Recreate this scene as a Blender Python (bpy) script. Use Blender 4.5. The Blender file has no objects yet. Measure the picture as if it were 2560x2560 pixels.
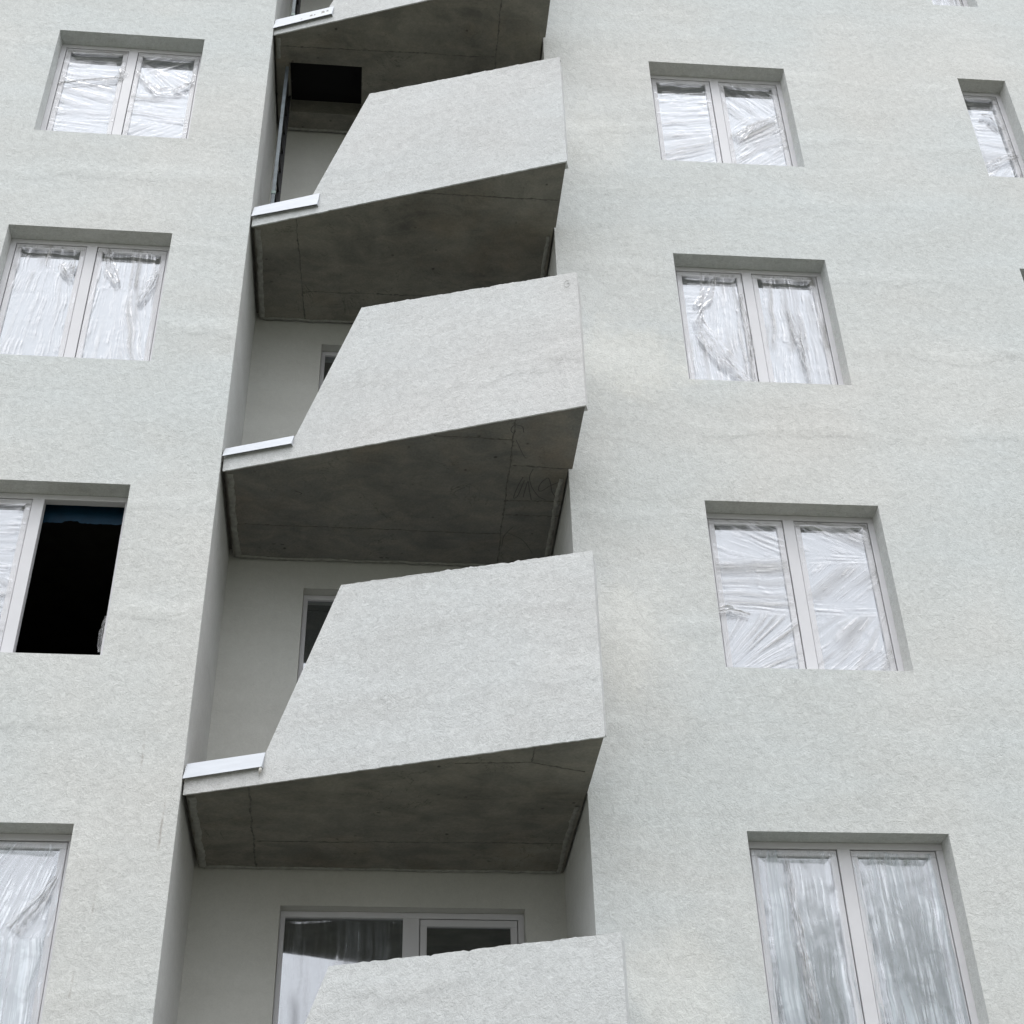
import bpy, bmesh, math, random
import numpy as np
from mathutils import Matrix, Vector
random.seed(7)
rng = np.random.default_rng(11)
scene = bpy.context.scene
COL = scene.collection
R = math.radians

# ------------------------------------------------------------------ measures
H = 2.8                                   # storey height
XL, XR, DEP = -1.037, 1.678, 1.218        # loggia recess: left edge, right edge, depth
GROUND = -8.88
TOP = 12.2
RD = 0.162                                # window reveal depth
WH = 1.521                                # window height
WTOP, WBOT = -0.1946, -1.7156
SOFFIT = {0: 8.39, 1: 5.588, 2: 2.782, 3: 0.0, 4: -2.759, 5: -5.50}
AR = -0.01341


def wing_y(x):                            # right wing stands a little proud of the left one
    return -0.0726 + AR * (x - 1.6)


# ------------------------------------------------------------------ helpers
def tag(o, label=None, cat=None, group=None, kind=None):
    if label: o['label'] = label
    if cat: o['category'] = cat
    if group: o['group'] = group
    if kind: o['kind'] = kind
    return o


def empty(name, loc=(0, 0, 0), rz=0, parent=None):
    o = bpy.data.objects.new(name, None)
    COL.objects.link(o)
    o.location = loc
    o.rotation_euler = (0, 0, rz)
    o.empty_display_size = 0.2
    if parent: o.parent = parent
    return o


def link_mesh(name, me, mat, parent=None, smooth=False):
    if mat is not None: me.materials.append(mat)
    if smooth:
        me.polygons.foreach_set('use_smooth', [True] * len(me.polygons))
    o = bpy.data.objects.new(name, me)
    COL.objects.link(o)
    if parent: o.parent = parent
    return o


def obj(name, bm, mat, parent=None, smooth=False, bevel=0):
    bmesh.ops.recalc_face_normals(bm, faces=bm.faces)
    me = bpy.data.meshes.new(name)
    bm.to_mesh(me)
    bm.free()
    o = link_mesh(name, me, mat, parent, smooth)
    if bevel:
        m = o.modifiers.new('bevel', 'BEVEL')
        m.width = bevel
        m.segments = 2
        m.limit_method = 'ANGLE'
    return o


def box(bm, x0, x1, y0, y1, z0, z1):
    vs = [bm.verts.new(p) for p in ((x0, y0, z0), (x1, y0, z0), (x1, y1, z0), (x0, y1, z0),
                                    (x0, y0, z1), (x1, y0, z1), (x1, y1, z1), (x0, y1, z1))]
    for f in ((0, 3, 2, 1), (4, 5, 6, 7), (0, 1, 5, 4), (1, 2, 6, 5), (2, 3, 7, 6), (3, 0, 4, 7)):
        bm.faces.new([vs[i] for i in f])
    return vs


def quad(bm, a, b, c, d):
    return bm.faces.new([bm.verts.new(p) for p in (a, b, c, d)])


def prism(bm, pts, vec):
    """closed polygon pts (3-D) extruded along vec"""
    a = [bm.verts.new(p) for p in pts]
    b = [bm.verts.new(Vector(p) + Vector(vec)) for p in pts]
    bm.faces.new(a)
    bm.faces.new(list(reversed(b)))
    n = len(pts)
    for i in range(n):
        bm.faces.new((a[i], b[i], b[(i + 1) % n], a[(i + 1) % n]))


def tube(bm, pts, r, n=6):
    rings = []
    for i, p in enumerate(pts):
        p = Vector(p)
        d = (Vector(pts[min(i + 1, len(pts) - 1)]) - Vector(pts[max(i - 1, 0)])).normalized()
        a = d.cross(Vector((0.3, 0.5, 0.81))).normalized()
        b = d.cross(a)
        rr = r[i] if hasattr(r, '__len__') else r
        rings.append([bm.verts.new(p + (a * math.cos(2 * math.pi * k / n) + b * math.sin(2 * math.pi * k / n)) * rr)
                      for k in range(n)])
    for q in range(len(rings) - 1):
        for k in range(n):
            bm.faces.new((rings[q][k], rings[q][(k + 1) % n], rings[q + 1][(k + 1) % n], rings[q + 1][k]))
    bm.faces.new(rings[0])
    bm.faces.new(list(reversed(rings[-1])))


# ------------------------------------------------------------------ materials
class NT:
    def __init__(self, name):
        self.m = bpy.data.materials.new(name)
        self.m.use_nodes = True
        self.t = self.m.node_tree
        self.t.nodes.clear()
        self.out = self.n('ShaderNodeOutputMaterial')

    def n(self, typ, **kw):
        nd = self.t.nodes.new(typ)
        for k, v in kw.items(): setattr(nd, k, v)
        return nd

    def l(self, a, b): self.t.links.new(a, b)

    def setv(self, sock, v):
        if hasattr(v, 'is_linked') or hasattr(v, 'links'): self.l(v, sock)
        else: sock.default_value = v

    def math(self, op, a, b=0.0, clamp=False):
        nd = self.n('ShaderNodeMath', operation=op, use_clamp=clamp)
        self.setv(nd.inputs[0], a); self.setv(nd.inputs[1], b)
        return nd.outputs[0]

    def mix(self, fac, a, b, blend='MIX'):
        nd = self.n('ShaderNodeMix', data_type='RGBA', blend_type=blend)
        self.setv(nd.inputs[0], fac)
        for s, v in ((nd.inputs[6], a), (nd.inputs[7], b)):
            if isinstance(v, tuple): s.default_value = (*v, 1) if len(v) == 3 else v
            else: self.l(v, s)
        return nd.outputs[2]

    def ramp(self, v, lo, hi):
        nd = self.n('ShaderNodeMapRange')
        self.setv(nd.inputs[0], v)
        nd.inputs[1].default_value = lo; nd.inputs[2].default_value = hi
        return nd.outputs[0]

    def coords(self, scale=(1, 1, 1), kind='geo', rot=(0, 0, 0)):
        if kind == 'geo':
            s = self.n('ShaderNodeNewGeometry').outputs['Position']
        else:
            s = self.n('ShaderNodeTexCoord').outputs[kind]
        mp = self.n('ShaderNodeMapping')
        mp.inputs['Scale'].default_value = scale
        mp.inputs['Rotation'].default_value = rot
        self.l(s, mp.inputs[0])
        return mp.outputs[0]

    def noise(self, vec, scale, detail=4, rough=0.55, dist=0.0):
        nd = self.n('ShaderNodeTexNoise')
        self.l(vec, nd.inputs['Vector'])
        nd.inputs['Scale'].default_value = scale
        nd.inputs['Detail'].default_value = detail
        nd.inputs['Roughness'].default_value = rough
        nd.inputs['Distortion'].default_value = dist
        return nd.outputs['Fac']

    def bump(self, h, strength, dist, normal=None):
        nd = self.n('ShaderNodeBump')
        nd.inputs['Strength'].default_value = strength
        nd.inputs['Distance'].default_value = dist
        self.l(h, nd.inputs['Height'])
        if normal: self.l(normal, nd.inputs['Normal'])
        return nd.outputs[0]

    def principled(self, col, rough=0.9, metal=0.0, normal=None, spec=0.3):
        p = self.n('ShaderNodeBsdfPrincipled')
        if isinstance(col, tuple): p.inputs['Base Color'].default_value = (*col, 1)
        else: self.l(col, p.inputs['Base Color'])
        self.setv(p.inputs['Roughness'], rough)
        p.inputs['Metallic'].default_value = metal
        p.inputs['Specular IOR Level'].default_value = spec
        if normal: self.l(normal, p.inputs['Normal'])
        return p.outputs[0]

    def done(self, shader):
        self.l(shader, self.out.inputs[0])
        return self.m


def stucco(name, base, cool, warm, grain=1.0, patches=(), streaks=(), var=1.0, bump=1.0):
    t = NT(name)
    P = t.coords()
    worm = t.noise(P, 40, 3, 0.62, 1.9)
    fine = t.noise(P, 150, 2, 0.6)
    mid = t.noise(P, 17, 4, 0.62, 0.6)
    lay = t.noise(t.coords((0.55, 0.55, 1.7)), 1.25, 5, 0.6, 0.35)       # trowelled working areas
    tint = t.noise(t.coords((0.8, 0.8, 0.9)), 0.55, 3, 0.5)
    c = t.mix(t.ramp(lay, 0.34, 0.68), base, cool)
    c = t.mix(t.math('MULTIPLY', t.ramp(tint, 0.42, 0.72), 0.75), c, warm)
    val = t.math('ADD', t.math('MULTIPLY', t.math('SUBTRACT', worm, 0.5), 0.62 * grain),
                 t.math('MULTIPLY', t.math('SUBTRACT', mid, 0.5), 0.34 * grain))
    val = t.math('ADD', val, t.math('MULTIPLY', t.math('SUBTRACT', lay, 0.5), 0.30 * var))
    val = t.math('ADD', val, 1.0)
    sep = t.n('ShaderNodeSeparateXYZ')
    t.l(t.n('ShaderNodeNewGeometry').outputs['Position'], sep.inputs[0])
    X, Z = sep.outputs[0], sep.outputs[2]
    wob = t.noise(P, 3.2, 4, 0.6)
    # day joints: faint level ridges where one lift of render meets the next
    zz = t.math('ADD', Z, t.math('MULTIPLY', t.math('SUBTRACT', t.noise(P, 1.4, 5, 0.65), 0.5), 0.55))
    ph = t.math('FRACT', t.math('MULTIPLY', zz, 1.0 / 0.933))
    gate = t.ramp(t.noise(t.coords((0.5, 0.5, 1.1)), 1.15, 3, 0.55), 0.47, 0.62)
    jl = t.math('MULTIPLY', t.ramp(t.math('ABSOLUTE', t.math('SUBTRACT', ph, 0.5)), 0.035, 0.0), gate)
    jw = t.math('MULTIPLY', t.ramp(t.math('ABSOLUTE', t.math('SUBTRACT', ph, 0.62)), 0.12, 0.0), gate)
    # trowel arcs
    ar = t.math('ABSOLUTE', t.math('SUBTRACT', t.noise(P, 4.5, 3, 0.55, 2.2), 0.5))
    ar = t.math('MULTIPLY', t.ramp(ar, 0.022, 0.0), t.ramp(t.noise(P, 1.9, 3, 0.55), 0.5, 0.66))
    val = t.math('SUBTRACT', val, t.math('MULTIPLY', jl, 0.085 * var * grain))
    val = t.math('ADD', val, t.math('MULTIPLY', jw, 0.05 * var * grain))
    val = t.math('SUBTRACT', val, t.math('MULTIPLY', ar, 0.028 * var * grain))
    for (cx, cz, rx, rz, k, sharp) in patches:            # re-rendered light patches in the plaster
        a = t.math('DIVIDE', t.math('SUBTRACT', X, cx), rx)
        b = t.math('DIVIDE', t.math('SUBTRACT', Z, cz), rz)
        d = t.math('SQRT', t.math('ADD', t.math('MULTIPLY', a, a), t.math('MULTIPLY', b, b)))
        d = t.math('ADD', d, t.math('MULTIPLY', t.math('SUBTRACT', wob, 0.5), 1.5))
        mk = t.math('MULTIPLY', t.ramp(d, 1.0, 1.0 - sharp), k)
        c = t.mix(mk, c, (0.70, 0.69, 0.645))
    for (sx, z0, z1, w, k) in streaks:                    # thin dirt runs
        wx = t.math('MULTIPLY', t.math('SUBTRACT', wob, 0.5), 0.03)
        d = t.math('ABSOLUTE', t.math('SUBTRACT', t.math('ADD', X, wx), sx))
        m1 = t.ramp(d, w, 0.0)
        m2 = t.math('MULTIPLY', t.ramp(Z, z0, z0 + 0.12), t.ramp(Z, z1, z1 - 0.25))
        m3 = t.ramp(t.noise(P, 24, 3), 0.36, 0.6)
        mk = t.math('MULTIPLY', t.math('MULTIPLY', m1, m2), t.math('MULTIPLY', m3, k))
        c = t.mix(mk, c, (0.24, 0.20, 0.17))
    c2 = t.n('ShaderNodeMix', data_type='RGBA', blend_type='MULTIPLY')
    c2.inputs[0].default_value = 1
    t.l(c, c2.inputs[6])
    cmb = t.n('ShaderNodeCombineColor')
    for i in range(3): t.l(val, cmb.inputs[i])
    t.l(cmb.outputs[0], c2.inputs[7])
    hgt = t.math('ADD', t.math('MULTIPLY', worm, 0.7), t.math('ADD', t.math('MULTIPLY', fine, 0.3), t.math('ADD', t.math('MULTIPLY', mid, 1.2), t.math('SUBTRACT', t.math('MULTIPLY', jw, 0.8), t.math('MULTIPLY', ar, 0.3)))))
    nrm = t.bump(hgt, 0.7 * bump, 0.007)
    return t.done(t.principled(c2.outputs[2], 0.93, 0, nrm, 0.15))


def concrete(name, base, dark, seed_rot=0.0):
    t = NT(name)
    P = t.coords((1, 1, 1), 'geo', (0, 0, seed_rot))
    cloud = t.noise(P, 1.6, 5, 0.62, 0.4)
    form = t.noise(t.coords((1.0, 1.9, 2), 'geo', (0, 0, seed_rot)), 2.6, 8, 0.74, 0.6)
    grain = t.noise(P, 55, 3, 0.6)
    pit = t.n('ShaderNodeTexVoronoi')
    t.l(t.coords((1, 1, 1)), pit.inputs['Vector'])
    pit.inputs['Scale'].default_value = 7.5
    pr = t.math('MULTIPLY', t.ramp(pit.outputs['Distance'], 0.13, 0.06), t.ramp(t.noise(P, 5, 2), 0.46, 0.6))
    scr = t.math('MULTIPLY', t.ramp(t.noise(t.coords((1.5, 26, 10), 'geo', (0, 0, seed_rot + 0.12)), 3, 3, 0.6), 0.66, 0.74),
                 t.ramp(t.noise(P, 2.3, 2), 0.5, 0.66))
    c = t.mix(t.ramp(cloud, 0.3, 0.72), dark, base)
    c = t.mix(t.math('MULTIPLY', t.ramp(form, 0.42, 0.72), 0.5), c, (0.36, 0.335, 0.275))
    c = t.mix(t.math('MULTIPLY', t.math('MAXIMUM', pr, t.math('MULTIPLY', scr, 0.7)), 0.8), c, (0.045, 0.045, 0.04))
    ck = t.math('ABSOLUTE', t.math('SUBTRACT', t.noise(P, 2.1, 5, 0.6, 1.2), 0.5))
    ck = t.math('MULTIPLY', t.ramp(ck, 0.006, 0.001), t.ramp(t.noise(P, 1.7, 2), 0.5, 0.58))
    c = t.mix(t.math('MULTIPLY', ck, 0.5), c, (0.05, 0.05, 0.045))
    rust = t.math('MULTIPLY', t.ramp(t.noise(t.coords((1, 1, 1)), 0.9, 4, 0.6), 0.55, 0.75), 0.35)
    c = t.mix(rust, c, (0.27, 0.20, 0.13))
    g = t.math('ADD', t.math('MULTIPLY', t.math('SUBTRACT', grain, 0.5), 0.5), 1.0)
    cmb = t.n('ShaderNodeCombineColor')
    for i in range(3): t.l(g, cmb.inputs[i])
    c = t.mix(1.0, c, cmb.outputs[0], 'MULTIPLY')
    nrm = t.bump(t.math('ADD', t.math('SUBTRACT', grain, t.math('MULTIPLY', pr, 3.0)), form), 0.5, 0.004)
    return t.done(t.principled(c, 0.85, 0, nrm, 0.25))


def simple(name, col, rough=0.5, metal=0.0, var=0.12, nscale=14, bump=0.0, spec=0.4, streak=(1, 1, 1)):
    t = NT(name)
    P = t.coords(streak)
    n = t.noise(P, nscale, 4, 0.6)
    lo = tuple(c * (1 - var) for c in col)
    hi = tuple(min(1, c * (1 + var)) for c in col)
    c = t.mix(t.ramp(n, 0.3, 0.7), lo, hi)
    nrm = t.bump(n, bump, 0.004) if bump else None
    return t.done(t.principled(c, rough, metal, nrm, spec))


BASE, COOL, WARM = (0.592, 0.605, 0.592), (0.56, 0.582, 0.578), (0.628, 0.615, 0.588)
M = {}
M['stucco'] = stucco('facade_stucco', BASE, COOL, WARM,
                     patches=((2.25, 1.25, 0.75, 0.5, 0.5, 0.5), (2.05, 4.15, 0.55, 0.55, 0.25, 0.5),
                              (2.0, -1.45, 0.5, 0.55, 0.35, 0.5), (2.15, -4.1, 0.45, 0.5, 0.35, 0.5)),
                     streaks=((-1.315, -2.62, -2.28, 0.012, 0.55), (-1.133, -3.26, -2.72, 0.011, 0.6),
                              (-1.548, -4.2, -3.9, 0.010, 0.7), (-1.49, -3.7, -3.4, 0.01, 0.5)))
M['parapet'] = stucco('parapet_stucco', (0.60, 0.606, 0.602), (0.58, 0.595, 0.597), (0.628, 0.61, 0.598), var=1.2)
M['loggia'] = stucco('loggia_render', (0.60, 0.60, 0.565), (0.575, 0.58, 0.55), (0.61, 0.60, 0.56), grain=0.35, bump=0.4)
M['jamb'] = stucco('jamb_render', (0.68, 0.685, 0.665), (0.66, 0.67, 0.655), (0.69, 0.68, 0.66), grain=0.5, bump=0.5)
M['concrete'] = concrete('raw_concrete', (0.27, 0.262, 0.228), (0.125, 0.122, 0.11))
M['concrete_b'] = concrete('raw_concrete_smooth', (0.23, 0.227, 0.212), (0.145, 0.144, 0.138), 1.3)
M['mortar'] = simple('mortar_bead', (0.31, 0.31, 0.285), 0.9, 0, 0.25, 22, 0.5)
M['pvc'] = simple('white_pvc', (0.64, 0.632, 0.652), 0.32, 0, 0.03, 5)
M['gasket'] = simple('dark_gasket', (0.02, 0.02, 0.022), 0.6)
M['zinc'] = simple('galvanised_sheet', (0.55, 0.57, 0.605), 0.5, 0.2, 0.06, 3.5, 0.0, 0.4, (1, 1, 7))
M['steel'] = simple('ladder_steel', (0.115, 0.135, 0.15), 0.5, 0.3, 0.3, 12)
M['black_steel'] = simple('black_steel', (0.012, 0.012, 0.013), 0.5)
M['clamp'] = simple('greenish_clamp', (0.20, 0.27, 0.25), 0.5)
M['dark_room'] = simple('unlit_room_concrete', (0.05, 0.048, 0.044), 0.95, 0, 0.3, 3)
M['blue'] = simple('blue_foil', (0.004, 0.036, 0.075), 0.5, 0, 0.2, 9)
M['lid'] = simple('black_hatch_lid', (0.003, 0.003, 0.004), 0.9)
M['seam'] = simple('form_seam', (0.125, 0.122, 0.11), 0.95, 0, 0.3, 25)
M['scrawl'] = simple('scrawled_line', (0.095, 0.094, 0.09), 0.95)
M['paper'] = simple('crumpled_paper', (0.62, 0.60, 0.56), 0.9)
M['stain'] = simple('dried_mortar_smear', (0.40, 0.39, 0.37), 0.9, 0, 0.2, 40)


def glass():
    t = NT('coated_window_glass')
    d = t.n('ShaderNodeBsdfDiffuse'); d.inputs[0].default_value = (0.030, 0.036, 0.040, 1)
    g = t.n('ShaderNodeBsdfGlossy'); g.inputs[0].default_value = (0.93, 0.96, 1.0, 1)
    g.inputs['Roughness'].default_value = 0.03
    lw = t.n('ShaderNodeFresnel'); lw.inputs[0].default_value = 1.5
    mx = t.n('ShaderNodeMixShader')
    t.l(t.math('ADD', t.math('MULTIPLY', lw.outputs[0], 1.2), 0.33, True), mx.inputs[0])
    t.l(d.outputs[0], mx.inputs[1]); t.l(g.outputs[0], mx.inputs[2])
    return t.done(mx.outputs[0])


def film(name='stretch_film', haze=0.12, lo=(0.24, 0.235, 0.222), hi=(0.54, 0.53, 0.515), rough=0.075, streak=0.62):
    t = NT(name)
    uv = t.n('ShaderNodeUVMap').outputs[0]
    mp = t.n('ShaderNodeMapping'); t.l(uv, mp.inputs[0]); mp.inputs['Scale'].default_value = (0.045, 1, 1)
    st = t.noise(mp.outputs[0], 42, 3, 0.65)
    st2 = t.noise(mp.outputs[0], 15, 4, 0.65)
    at = t.n('ShaderNodeAttribute'); at.attribute_name = 'fold'
    fold = at.outputs['Fac']
    ai = t.n('ShaderNodeAttribute'); ai.attribute_name = 'inner'
    inner = ai.outputs['Fac']
    P = t.coords()
    patch = t.noise(P, 5.5, 4, 0.6, 0.8)
    nrm = t.bump(t.math('ADD', st, st2), 0.25, 0.003)
    g = t.n('ShaderNodeBsdfGlossy'); g.inputs[0].default_value = (0.97, 0.97, 1.0, 1)
    g.inputs['Roughness'].default_value = rough; t.l(nrm, g.inputs['Normal'])
    d = t.n('ShaderNodeBsdfDiffuse')
    t.l(t.mix(t.ramp(st2, 0.35, 0.65), lo, hi), d.inputs[0])
    t.l(nrm, d.inputs['Normal'])
    m1 = t.n('ShaderNodeMixShader')
    t.l(t.math('ADD', t.math('MULTIPLY', fold, 0.4), 0.50, True), m1.inputs[0])
    t.l(g.outputs[0], m1.inputs[1]); t.l(d.outputs[0], m1.inputs[2])
    tr = t.n('ShaderNodeBsdfTransparent')
    m2 = t.n('ShaderNodeMixShader')
    a = t.math('ADD', t.math('MULTIPLY', t.math('MULTIPLY', t.ramp(st, 0.48, 0.68), t.ramp(patch, 0.33, 0.6)), streak), t.math('MULTIPLY', fold, 0.5))
    a = t.math('ADD', a, t.math('ADD', t.math('MULTIPLY', t.ramp(patch, 0.45, 0.7), 0.10), t.math('MULTIPLY', t.math('ADD', t.math('MULTIPLY', inner, 0.75), 0.25), haze)), True)
    t.l(a, m2.inputs[0]); t.l(tr.outputs[0], m2.inputs[1]); t.l(m1.outputs[0], m2.inputs[2])
    return t.done(m2.outputs[0])


M['glass'] = glass()
M['film'] = film()
M['film_thin'] = film('thin_stretch_film', 0.03, (0.16, 0.17, 0.18), (0.50, 0.54, 0.58), 0.075, 0.42)
M['film_cloudy'] = film('cloudy_stretch_film', 0.46, (0.42, 0.46, 0.49), (0.56, 0.62, 0.67), 0.24)


def ground_mat():
    t = NT('rough_site_ground')
    P = t.coords()
    a = t.noise(P, 0.25, 5, 0.6); b = t.noise(P, 6, 4, 0.6)
    c = t.mix(t.ramp(a, 0.4, 0.6), (0.12, 0.115, 0.10), (0.06, 0.075, 0.035))
    c = t.mix(t.math('MULTIPLY', b, 0.5), c, (0.15, 0.14, 0.12))
    return t.done(t.principled(c, 0.95, 0, t.bump(b, 0.6, 0.05)))


def leaf_mat(name, a, b):
    t = NT(name)
    oi = t.n('ShaderNodeNewGeometry')
    c = t.mix(oi.outputs['Random Per Island'], a, b)
    return t.done(t.principled(c, 0.6, 0, None, 0.3))


M['ground'] = ground_mat()
M['leaf'] = leaf_mat('leaves', (0.035, 0.075, 0.022), (0.09, 0.14, 0.04))
M['bark'] = simple('bark', (0.11, 0.09, 0.07), 0.95, 0, 0.3, 9, 0.8, 0.2, (1, 1, 0.3))

# ------------------------------------------------------------------ the building
bld = empty('apartment_building', (0, 0, GROUND))
tag(bld, 'pale grey rendered apartment block under construction with zigzag stack of angular balconies', 'building')


def local(o):                                   # meshes are written in world metres; the root stands at the ground
    o.location.z -= GROUND
    return o


LX0, LX1 = -3.090, -1.692
RX0, RX1 = 2.739, 4.131
FX0, FX1 = 5.947, 6.451


def wing(bm, xs, holes, yf):
    """front sheet of one wing with window holes and their reveals"""
    X = sorted(set([xs[0], xs[1]] + [h[0] for h in holes] + [h[1] for h in holes]))
    Z = sorted(set([GROUND - 0.3, TOP] + [h[2] for h in holes] + [h[3] for h in holes]))
    # long spans split so the sheet shades evenly
    for i in range(len(X) - 1):
        for j in range(len(Z) - 1):
            cx, cz = (X[i] + X[i + 1]) / 2, (Z[j] + Z[j + 1]) / 2
            if any(h[0] < cx < h[1] and h[2] < cz < h[3] for h in holes): continue
            quad(bm, (X[i], yf(X[i]), Z[j]), (X[i + 1], yf(X[i + 1]), Z[j]),
                 (X[i + 1], yf(X[i + 1]), Z[j + 1]), (X[i], yf(X[i]), Z[j + 1]))
    for (a, b, c, d) in holes:
        ya, yb = yf(a), yf(b)
        quad(bm, (a, ya, c), (a, ya + RD, c), (a, ya + RD, d), (a, ya, d))
        quad(bm, (b, yb, c), (b, yb, d), (b, yb + RD, d), (b, yb + RD, c))
        quad(bm, (a, ya, d), (a, ya + RD, d), (b, yb + RD, d), (b, yb, d))
        quad(bm, (a, ya, c), (b, yb, c), (b, yb + RD, c), (a, ya + RD, c))


rows = range(0, 6)
zrow = lambda r: -(r - 3) * H
holesL = [(LX0, LX1, WBOT + zrow(r), WTOP + zrow(r)) for r in rows]
holesR = [(RX0, RX1, WBOT + zrow(r), WTOP + zrow(r)) for r in rows] + \
         [(FX0, FX1, WBOT + zrow(r), WTOP + zrow(r)) for r in rows]
bm = bmesh.new()
wing(bm, (-9.0, XL), holesL, lambda x: 0.0)
wing(bm, (XR, 12.0), holesR, wing_y)
# flanks, back and roof of the block
yb, y0, y1 = 11.0, 0.0, wing_y(12.0)
zb = GROUND - 0.3
quad(bm, (-9, y0, zb), (-9, y0, TOP), (-9, yb, TOP), (-9, yb, zb))
quad(bm, (12, y1, zb), (12, yb, zb), (12, yb, TOP), (12, y1, TOP))
quad(bm, (-9, yb, zb), (-9, yb, TOP), (12, yb, TOP), (12, yb, zb))
quad(bm, (-9, 0, TOP), (XL, 0, TOP), (XL, yb, TOP), (-9, yb, TOP))
quad(bm, (XR, wing_y(XR), TOP), (12, y1, TOP), (12, yb, TOP), (XR, yb, TOP))
quad(bm, (XL, DEP, TOP), (XR, DEP, TOP), (XR, yb, TOP), (XL, yb, TOP))
bmesh.ops.remove_doubles(bm, verts=bm.verts, dist=0.0005)
wall = local(obj('wall', bm, M['stucco'], bld))

# recess walls with a door opening on each floor
DX0, DX1 = -0.397, 1.377
DREV = 0.10
doors = []
for r in range(0, 5):
    top = SOFFIT[r] - 0.268
    bot = SOFFIT[r + 1] + 0.23
    doors.append((DX0, DX1, bot, top))
bm = bmesh.new()
X = [XL, DX0, DX1, XR]
Z = sorted([zb, TOP] + [d[2] for d in doors] + [d[3] for d in doors])
for i in range(3):
    for j in range(len(Z) - 1):
        cz = (Z[j] + Z[j + 1]) / 2
        if i == 1 and any(d[2] < cz < d[3] for d in doors): continue
        quad(bm, (X[i], DEP, Z[j]), (X[i + 1], DEP, Z[j]), (X[i + 1], DEP, Z[j + 1]), (X[i], DEP, Z[j + 1]))
for (a, b, c, d) in doors:
    e = DEP + DREV
    quad(bm, (a, DEP, c), (a, e, c), (a, e, d), (a, DEP, d))
    quad(bm, (b, DEP, c), (b, DEP, d), (b, e, d), (b, e, c))
    quad(bm, (a, DEP, d), (a, e, d), (b, e, d), (b, DEP, d))
    quad(bm, (a, DEP, c), (b, DEP, c), (b, e, c), (a, e, c))
bmesh.ops.remove_doubles(bm, verts=bm.verts, dist=0.0005)
local(obj('loggia_wall', bm, M['loggia'], bld))
bm = bmesh.new()
quad(bm, (XL, 0, zb), (XL, DEP, zb), (XL, DEP, TOP), (XL, 0, TOP))
local(obj('jamb_wall', bm, M['jamb'], bld))
bm = bmesh.new()
quad(bm, (XR, wing_y(XR), zb), (XR, wing_y(XR), TOP), (XR, DEP, TOP), (XR, DEP, zb))
local(obj('jamb_wall', bm, M['jamb'], bld))


# ------------------------------------------------------------------ windows
def frame_ring(bm, x0, x1, z0, z1, w, ya, yb_, wt=None):
    wt = wt or w
    box(bm, x0, x1, ya, yb_, z1 - wt, z1)
    box(bm, x0, x1, ya, yb_, z0, z0 + w)
    box(bm, x0, x0 + w, ya, yb_, z0 + w, z1 - wt)
    box(bm, x1 - w, x1, ya, yb_, z0 + w, z1 - wt)


def ridge1d(a, seed, n=64):
    """smooth 1-D ridged noise, periodic table lookup"""
    r = np.random.default_rng(seed)
    tab = r.random(n) ** 2.2
    i = np.floor(a).astype(int)
    f = a - i
    f = f * f * (3 - 2 * f)
    return tab[i % n] * (1 - f) + tab[(i + 1) % n] * f


def smooth2d(u, v, s, seed):
    r = np.random.default_rng(seed)
    tab = r.random((64, 64))
    a, b = u * s + 7.3, v * s + 3.1
    i, j = np.floor(a).astype(int), np.floor(b).astype(int)
    f, g = a - i, b - j
    f, g = f * f * (3 - 2 * f), g * g * (3 - 2 * g)
    t = lambda p, q: tab[p % 64, q % 64]
    return (t(i, j) * (1 - f) + t(i + 1, j) * f) * (1 - g) + (t(i, j + 1) * (1 - f) + t(i + 1, j + 1) * f) * g


def band(x, lo, hi, s=0.06):
    k = lambda q: np.clip(q, 0, 1)
    return k((x - lo) / s + 0.5) * k((hi - x) / s + 0.5)


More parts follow.
